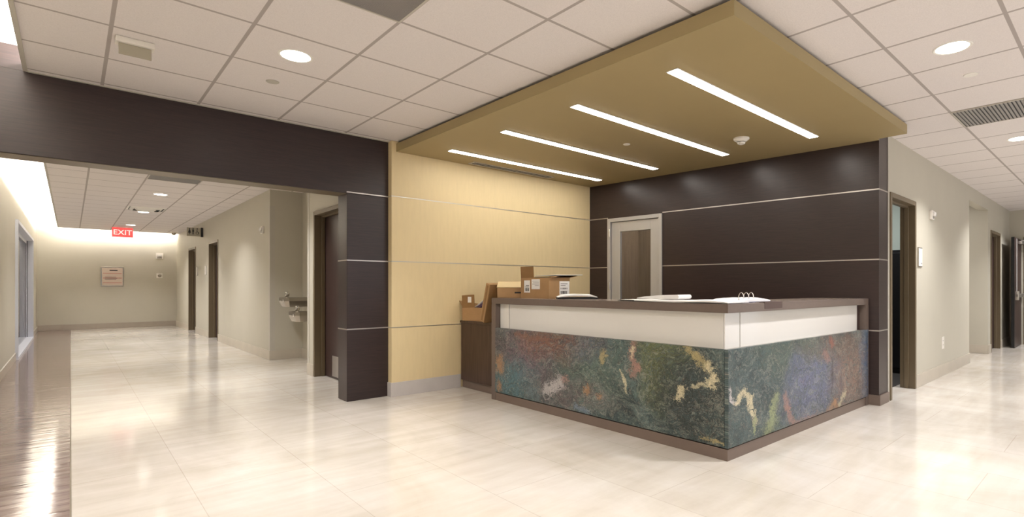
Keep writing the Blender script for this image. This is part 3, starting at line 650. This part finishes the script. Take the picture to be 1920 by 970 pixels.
# wavy stack of paper helper
def wavy(name, label, cx, cy, rz, lx, ly, z0, th, curl, m, cat='papers', amp=.004, skew=0):
    bm = nb(); n, k = 22, 8; R = Matrix.Translation((cx, cy, 0)) @ Matrix.Rotation(rz, 4, 'Z'); top = []; bot = []
    for i in range(n+1):
        ta, ba = [], []
        for j in range(k+1):
            u, v = i/n, j/k; x = (u-.5)*lx; y = (v-.5)*ly
            h = curl(u, v); edge = (.35+.65*min(1, 6*min(u, 1-u)))*(.6+.4*min(1, 5*min(v, 1-v)))
            wv = amp*(math.sin(u*9+v*3)+math.sin(v*11-u*4))*.5
            ta.append(bm.verts.new(R @ Vector((x, y, z0+h+th*edge+abs(wv))))); ba.append(bm.verts.new(R @ Vector((x, y, z0+h))))
        top.append(ta); bot.append(ba)
    for i in range(n):
        for j in range(k):
            bm.faces.new((top[i][j], top[i+1][j], top[i+1][j+1], top[i][j+1])); bm.faces.new((bot[i][j], bot[i][j+1], bot[i+1][j+1], bot[i+1][j]))
    for i in range(n):
        bm.faces.new((bot[i][0], bot[i+1][0], top[i+1][0], top[i][0])); bm.faces.new((top[i][k], top[i+1][k], bot[i+1][k], bot[i][k]))
    for j in range(k):
        bm.faces.new((top[0][j], top[0][j+1], bot[0][j+1], bot[0][j])); bm.faces.new((bot[n][j], bot[n][j+1], top[n][j+1], top[n][j]))
    o = obj(name, bm, m, None, True)
    return tag(o, label, cat) if label else o
ZT = DT+.0015
# paper pad in black tray
t = thing('document_tray', 'black shallow tray heaped with white paper right of the labelled box', 'tray', (3.50, 3.62, ZT), None, True, math.radians(-38))
b = nb(); bbox(b, -.19, .19, -.12, .12, 0, .016, .006, 2); obj('tray', b, M['blackplastic'], t)
o = wavy('paper_heap', None, 0, 0, 0, .37, .23, .014, .020, lambda u, v: .012*math.sin(math.pi*u)**.7, M['paper']); o.parent = t
# open documents along the front edge
wavy('spread_papers', 'wide open white papers spread along the desk counter front near the corner', 3.345, 2.255, math.radians(91), .80, .30, ZT, .014, lambda u, v: .004+.003*math.sin(u*8), M['paper'])
t = thing('folded_magazine', 'folded white magazine curling up on top of the spread papers', 'magazine', (3.38, 2.50, ZT+.020), None, True, math.radians(-84))
b = nb(); prof = [(-.20, .001)]+[(.16+.017*math.cos(math.pi*(-.5+i/12)), .018+.017*math.sin(math.pi*(-.5+i/12))) for i in range(13)]+[(.02, .031), (-.12, .020), (-.19, .010)]
F = [b.verts.new((x, -.10, z)) for x, z in prof]; G = [b.verts.new((x, .10, z)) for x, z in prof]
b.faces.new(F); b.faces.new(G[::-1])
for i in range(len(prof)): b.faces.new((F[i], F[(i+1) % len(prof)], G[(i+1) % len(prof)], G[i]))
o = obj('pages', b, M['paper'], t, True)
wavy('clipboard_papers', 'black backed sheets at the left end of the spread papers', 3.34, 2.80, math.radians(70), .20, .16, ZT, .006, lambda u, v: .001, M['blackplastic'])
wavy('loose_sheets', 'loose white sheets on top of the black backed clipboard', 3.345, 2.78, math.radians(72), .19, .15, ZT+.0085, .003, lambda u, v: .001, M['paper'], amp=.002)
# ring binder
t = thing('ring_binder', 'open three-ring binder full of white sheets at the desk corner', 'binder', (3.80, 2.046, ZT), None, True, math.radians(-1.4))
b = nb(); bbox(b, -.30, .14, -.15, .15, 0, .004, .001, 1); obj('cover', b, M['bluebind'], t)
o = wavy('pages', None, 0, 0, 0, .40, .27, .005, .026, lambda u, v: 0, M['paper']); o.parent = t; o.location = (-.07, 0, 0)
for xx in (-.235, -.165, -.095):
    b = nb(); tube(b, [(xx+.036*math.cos(a), -.10, .037+.036*math.sin(a)) for a in [2*math.pi*i/20 for i in range(20)]], .0034, 8, True); obj('ring', b, M['chrome'], t, True)
b = nb(); bbox(b, -.125, .145, -.225, -.222, -.046, .004, .0008, 1); bbox(b, -.125, .145, -.222, -.15, .001, .004, .0008, 1); obj('edge_panel', b, mat('dark_brown_panel', (82, 64, 58), .45, var=0), t)  # thin dark brown panel laid over the counter's front edge

# ------------------------------------------------------------ drinking fountains in the alcove
def fountain(cy, zt, label):
    t = thing('drinking_fountain', label, 'drinking fountain', (AX, cy, zt), 'drinking fountains in the alcove')
    x0 = 2.33
    b = nb()
    n = 24; prof = [(x0+.05, -.20), (AX-.001, -.20), (AX-.001, .20), (x0+.05, .20), (x0, .14), (x0, -.14)]
    P = [(x, cy+y) for x, y in prof]
    P2 = [(x0+.15+(x-x0-.15)*.8 if x < AX-.01 else x, cy+y*.8) for x, y in prof]
    def ring(pts, z): return [b.verts.new((x, y, z)) for x, y in pts]
    r0, r1, r2 = ring(P2, zt-.14), ring(P, zt-.05), ring(P, zt)
    for A, B in ((r0, r1), (r1, r2)):
        for i in range(6): b.faces.new((A[i], A[(i+1) % 6], B[(i+1) % 6], B[i]))
    b.faces.new(r0[::-1])
    inn = [(x0+.2+(x-x0-.2)*.86, cy+(y-cy)*.86) for x, y in P]; r3 = ring(inn, zt); r4 = ring([(x0+.22+(x-x0-.2)*.5, cy+(y-cy)*.5) for x, y in P], zt-.035)
    for A, B in ((r2, r3), (r3, r4)):
        for i in range(6): b.faces.new((A[i], A[(i+1) % 6], B[(i+1) % 6], B[i]))
    b.faces.new(r4)
    obj('basin', b, M['steel'], t)
    b = nb(); lathe(b, [(0, 0), (.022, 0), (.018, .02), (.030, .04), (.036, .07), (.028, .095), (0, .105)], 20, Matrix.Translation((x0+.09, cy+.05, zt-.012))); obj('bubbler', b, M['chrome'], t, True)
    b = nb(); lathe(b, [(0, -.006), (.02, -.006), (.022, 0), (.018, .012), (0, .014)], 20, Matrix.Translation((x0-.002, cy-.10, zt-.045)) @ Matrix.Rotation(math.radians(-90), 4, 'Y')); obj('push_button', b, M['chrome'], t, True)
    b = nb(); bbox(b, AX-.02, AX-.001, cy-.22, cy+.22, zt-.30, zt+.10, .004, 1); obj('back_panel', b, M['steel'], t)
fountain(8.86, 1.0, 'upper stainless drinking fountain, the higher and farther of the pair')
fountain(8.36, .80, 'lower stainless drinking fountain, the nearer of the pair')

# ------------------------------------------------------------ wall and ceiling devices
def strobe(x, y, z, nrm, label, w=.09, h=.12):
    """horn strobe; nrm is the axis it faces: '-y' or '-x'"""
    t = thing('fire_alarm_strobe', label, 'alarm', (x, y, z), 'white alarm strobes')
    R = Matrix.Translation((x, y, z)) @ (Matrix() if nrm == '-y' else Matrix.Rotation(math.radians(-90), 4, 'Z'))
    b = nb(); bbox(b, -w/2, w/2, -.03, 0, -h/2, h/2, .006, 2, R); obj('housing', b, M['plastic'], t)
    b = nb(); bbox(b, -w/3, w/3, -.055, -.03, -.02, .035, .008, 3, R); obj('strobe_lens', b, M['glassw'], t, True)
    b = nb()
    for k in range(4): box(b, -w/3, w/3, -.0315, -.0298, -h/2+.012+k*.009, -h/2+.016+k*.009, R)
    obj('horn_slots', b, M['ink'], t)
strobe(7.72, YH, 2.05, '-y', 'white alarm strobe high on the hallway wall beside the open door', .12, .11)
strobe(XC, 9.78, 2.10, '-x', 'white alarm strobe high on the corridor wall before the fountain alcove', .12, .12)
strobe(1.90, YF, 2.07, '-y', 'white alarm box on the far corridor wall above the thermostat', .17, .17)
t = thing('thermostat', 'small round-faced thermostat on the far corridor wall', 'thermostat', (1.90, YF, 1.49))
b = nb(); bbox(b, 1.83, 1.97, YF-.02, YF, 1.42, 1.56, .006, 2); obj('plate', b, M['plastic'], t)
b = nb(); lathe(b, [(0, 0), (.045, 0), (.045, .02), (.035, .03), (0, .03)], 24, Matrix.Translation((1.90, YF-.02, 1.49)) @ Matrix.Rotation(math.radians(90), 4, 'X')); obj('dial', b, M['steel'], t, True)
# door number plaque
t = thing('room_sign', 'white room sign plaque on the hallway wall right of the open door', 'sign', (7.21, YH, 1.5))
b = nb(); bbox(b, 7.12, 7.29, YH-.012, YH, 1.395, 1.625, .004, 2); obj('frame', b, M['steel'], t)
b = nb(); bbox(b, 7.13, 7.28, YH-.0145, YH-.011, 1.405, 1.615, .002, 1); f = obj('face', b, M['plastic'], t)
b = nb(); box(b, 7.21, 7.27, YH-.0152, YH-.0144, 1.432, 1.444); obj('print', b, M['paperg'], f)
t = thing('wall_outlet', 'white electrical outlet low on the hallway wall', 'outlet', (8.33, YH, .43))
b = nb(); bbox(b, 8.27, 8.39, YH-.006, YH, .35, .51, .003, 2); obj('plate', b, M['plastic'], t)
for z in (.395, .45):
    for xx in (8.31, 8.34): b = nb(); box(b, xx, xx+.005, YH-.0068, YH-.0058, z, z+.014); obj('slot', b, M['ink'], t)
for (yy, lb) in ((14.85, 'small pale room sign beside the corridor door with a lever handle'), (16.0, 'small pale room sign before the farthest corridor door')):
    t = thing('small_room_sign', lb, 'sign', (XC, yy, 1.55), 'small signs beside corridor doors')
    b = nb(); bbox(b, XC-.012, XC, yy-.09, yy+.09, 1.44, 1.66, .003, 1); obj('plate', b, M['trimgrey'], t)
    b = nb(); bbox(b, XC-.014, XC-.0115, yy-.08, yy+.08, 1.45, 1.65, .002, 1); obj('face', b, M['plastic'], t)
# exit sign
EY, EX, EZ = 18.05, .985, 2.59
t = thing('exit_sign', 'red lit exit sign under the ceiling at the corridor end', 'sign', (EX, EY, ZC))
b = nb(); bbox(b, EX-.21, EX+.21, EY-.012, EY+.012, EZ-.13, EZ+.112, .004, 1); obj('plate', b, M['red'], t)
b = nb(); bbox(b, EX-.10, EX+.10, EY-.03, EY+.03, EZ+.112, ZC-.0005, .004, 1); obj('mount', b, M['white'], t)
TX = Matrix.Translation((EX, EY-.0125, EZ-.015)) @ Matrix.Rotation(math.radians(90), 4, 'X')
text('lettering', 'EXIT', .185, M['exitw'], TX, t)
# restroom flag sign
RY = 15.2
t = thing('restroom_sign', 'grey restroom sign with figures projecting from the corridor wall', 'sign', (XC, RY, 2.45))
b = nb(); bbox(b, 1.98, 2.25, RY-.012, RY+.012, 2.36, 2.56, .003, 1); obj('plate', b, M['signgrey'], t)
b = nb(); bbox(b, 2.25, XC-.001, RY-.02, RY+.02, 2.35, 2.57, .003, 1); obj('bracket', b, M['ink'], t)
def picto(kind, cx):
    b = nb(); yf = RY-.0135
    lathe(b, [(0, 0), (.013, 0), (.013, .0015), (0, .0015)], 16, Matrix.Translation((cx, yf+.001, 2.535)) @ Matrix.Rotation(math.radians(90), 4, 'X'))
    if kind == 'man': box(b, cx-.016, cx+.016, yf, yf+.001, 2.46, 2.518); box(b, cx-.013, cx-.002, yf, yf+.001, 2.40, 2.46); box(b, cx+.002, cx+.013, yf, yf+.001, 2.40, 2.46)
    elif kind == 'woman':
        prism(b, [(cx-.01, 2.518), (cx+.01, 2.518), (cx+.028, 2.435), (cx-.028, 2.435)], 0, .001, Matrix(((1, 0, 0, 0), (0, 0, 1, yf), (0, 1, 0, 0), (0, 0, 0, 1))))
        box(b, cx-.010, cx-.002, yf, yf+.001, 2.40, 2.435); box(b, cx+.002, cx+.010, yf, yf+.001, 2.40, 2.435)
    else:
        box(b, cx-.008, cx+.004, yf, yf+.001, 2.455, 2.518); box(b, cx-.004, cx+.03, yf, yf+.001, 2.455, 2.467); box(b, cx+.02, cx+.03, yf, yf+.001, 2.41, 2.46)
        tube(b, [(cx+.004+.03*math.cos(a), yf, 2.437+.03*math.sin(a)) for a in [2*math.pi*i/18 for i in range(18)]], .004, 6, True)
    obj('pictogram', b, M['ink'], t)
picto('woman', 2.03); picto('man', 2.10); picto('chair', 2.18)
# notice board on far wall
NX0, NX1, NZ0, NZ1 = .60, 1.09, 1.17, 1.72
t = thing('notice_board', 'framed cream notice board with rows of print on the far wall', 'notice board', (.85, YF, 1.45))
b = nb(); bbox(b, NX0, NX1, YF-.03, YF, NZ0, NZ1, .004, 1); obj('frame', b, M['steel'], t)
b = nb(); bbox(b, NX0+.03, NX1-.02, YF-.033, YF-.029, NZ0+.03, NZ1-.03, .001, 1); f = obj('sheet', b, M['signcream'], t)
b = nb(); box(b, NX0+.19, NX1-.13, YF-.0345, YF-.0328, NZ1-.11, NZ1-.085)
for k in range(3): box(b, NX0+.09, NX1-.16+.02*(k % 2), YF-.0345, YF-.0328, 1.43-.035*k, 1.44-.035*k)
obj('print', b, M['ink'], f)
b = nb()
for k in range(3): box(b, NX0+.05, NX1-.04, YF-.034, YF-.0329, 1.52-.13*k, 1.555-.13*k)
obj('stripes', b, M['signrose'], f)

# ceiling: smoke detector, sprinklers, diffusers
def disc_obj(name, label, cat, x, y, z, prof, m, group=None):
    b = nb(); lathe(b, prof, 32, Matrix.Translation((x, y, z))); o = obj(name, b, m, None, True); tag(o, label, cat, group); return o
t = thing('smoke_detector', 'white smoke detector on the gold canopy beside the front strip light', 'smoke detector', (4.71, 2.58, ZK))
b = nb(); lathe(b, [(0, 0), (.075, 0), (.075, -.012), (.045, -.035), (0, -.035)], 36, Matrix.Translation((4.71, 2.58, ZK-.0005))); obj('base', b, M['plastic'], t, True)
b = nb(); lathe(b, [(.032, -.035), (.032, -.041), (0, -.041)], 30, Matrix.Translation((4.71, 2.58, ZK-.0005))); obj('vent_slot', b, M['ink'], t)
b = nb(); lathe(b, [(.038, -.041), (.034, -.055), (.018, -.062), (0, -.064), (0, -.041)], 30, Matrix.Translation((4.71, 2.58, ZK-.0005))); obj('sensor_cap', b, M['plastic'], t, True)
SP = [(0, -.0005), (.045, -.0005), (.043, -.005), (0, -.006)]
disc_obj('sprinkler_cover', 'flat round sprinkler cover on the gold canopy', 'sprinkler', 4.067, 3.48, ZK, [(0, -.0005), (.035, -.0005), (.033, -.006), (0, -.007)], M['plastic'], 'sprinkler covers')
disc_obj('sprinkler_cover', 'flat round sprinkler cover on white tiles near the left downlight', 'sprinkler', 1.105, 4.435, ZC, SP, M['trimgrey'], 'sprinkler covers')
disc_obj('sprinkler_cover', 'flat round sprinkler cover on white tiles near the right downlight', 'sprinkler', 4.763, .796, ZC, SP, M['ceil'] if False else M['white'], 'sprinkler covers')
def grille(name, label, x0, y0, slats_axis, n, group='ceiling air vents'):
    t = thing(name, label, 'air vent', (x0+.3, y0+.3, ZC), group); s = .61
    b = nb(); box(b, x0+.01, x0+s-.01, y0+.01, y0+s-.01, ZC-.003, ZC-.0005); obj('backing', b, M['blackplastic'], t)
    b = nb()
    for k in range(n):
        q = .012+(s-.024)*k/n; wd = (s-.024)/n*.62
        if slats_axis == 'y': box(b, x0+q, x0+q+wd, y0+.012, y0+s-.012, ZC-.008, ZC-.002)
        else: box(b, x0+.012, x0+s-.012, y0+q, y0+q+wd, ZC-.008, ZC-.002)
    obj('slats', b, M['grille'], t)
    b = nb()
    for (a, c_, d, e) in ((0, .012, 0, s), (s-.012, s, 0, s), (.012, s-.012, 0, .012), (.012, s-.012, s-.012, s)): box(b, x0+a, x0+c_, y0+d, y0+e, ZC-.009, ZC-.0005)
    obj('frame', b, M['trimgrey'], t)
grille('air_grille', 'grey air grille in the ceiling at the top edge, left of canopy', .785, 2.313, 'x', 60)
grille('air_grille', 'slatted grey air grille in the ceiling at the right photo edge', 5.665, .483, 'x', 22)
grille('air_grille', 'grey air grille in the corridor ceiling right behind the portal header', .785, 9.023, 'x', 40)
t = thing('air_diffuser', 'square white supply diffuser with dark throat in the corridor ceiling', 'air vent', (1.09, 13.0, ZC))
b = nb(); s0 = (.815, 1.365, 13.33, 13.88)
def frus(b, h0, h1, z0, z1):
    cx, cy = 1.09, 13.4; A = [b.verts.new((cx+sx*h0, cy+sy*h0, z0)) for sx, sy in ((-1, -1), (1, -1), (1, 1), (-1, 1))]; B = [b.verts.new((cx+sx*h1, cy+sy*h1, z1)) for sx, sy in ((-1, -1), (1, -1), (1, 1), (-1, 1))]
    for i in range(4): b.faces.new((A[i], A[(i+1) % 4], B[(i+1) % 4], B[i]))
frus(b, .295, .27, ZC-.001, ZC-.012); frus(b, .25, .20, ZC-.002, ZC-.035); frus(b, .17, .12, ZC-.002, ZC-.045); frus(b, .12, .001, ZC-.045, ZC-.046)
o = obj('cones', b, M['white'], t); o.modifiers.new('s', 'SOLIDIFY').thickness = .003
b = nb(); box(b, .82, 1.36, 13.13, 13.67, ZC-.0015, ZC-.0005); obj('throat', b, M['black'], t)
t = thing('slot_diffuser', 'slim linear air slot on the canopy along the gold wall', 'air vent', (4.05, 5.24, ZK))
b = nb()
for (x0, x1, y0, y1) in ((3.36, 4.60, 5.165, 5.183), (3.36, 4.60, 5.267, 5.285), (3.36, 3.385, 5.183, 5.267), (4.575, 4.60, 5.183, 5.267), (3.385, 4.575, 5.222, 5.228)): box(b, x0, x1, y0, y1, ZK-.006, ZK-.0005)
obj('frame', b, M['trimgrey'], t)
b = nb(); box(b, 3.385, 4.575, 5.183, 5.267, ZK-.002, ZK-.0006); obj('slot', b, M['black'], t)
# hanging plate device on left ceiling
t = thing('edge_lit_sign', 'small clear hanging sign with pale mounting bar on the left ceiling', 'sign', (.28, 4.32, ZC))
b = nb(); bbox(b, .20, .39, 4.26, 4.34, ZC-.035, ZC-.0005, .005, 2); obj('mount', b, M['plastic'], t)
b = nb(); bbox(b, .215, .375, 4.285, 4.292, ZC-.105, ZC-.035, .002, 1); obj('panel', b, M['signgrey'], t); bpy.data.objects
t = thing('dome_camera', 'tiny dome camera under the ceiling at the far right of the corridor', 'camera', (2.12, 18.6, ZC))
b = nb(); lathe(b, [(0, -.0005), (.07, -.0005), (.07, -.03), (0, -.03)], 24, Matrix.Translation((2.12, 18.6, ZC))); obj('base', b, M['plastic'], t, True)
b = nb(); lathe(b, [(.055, -.03), (.05, -.06), (.03, -.08), (0, -.088), (0, -.03)], 24, Matrix.Translation((2.12, 18.6, ZC))); obj('dome', b, M['steel'], t, True)
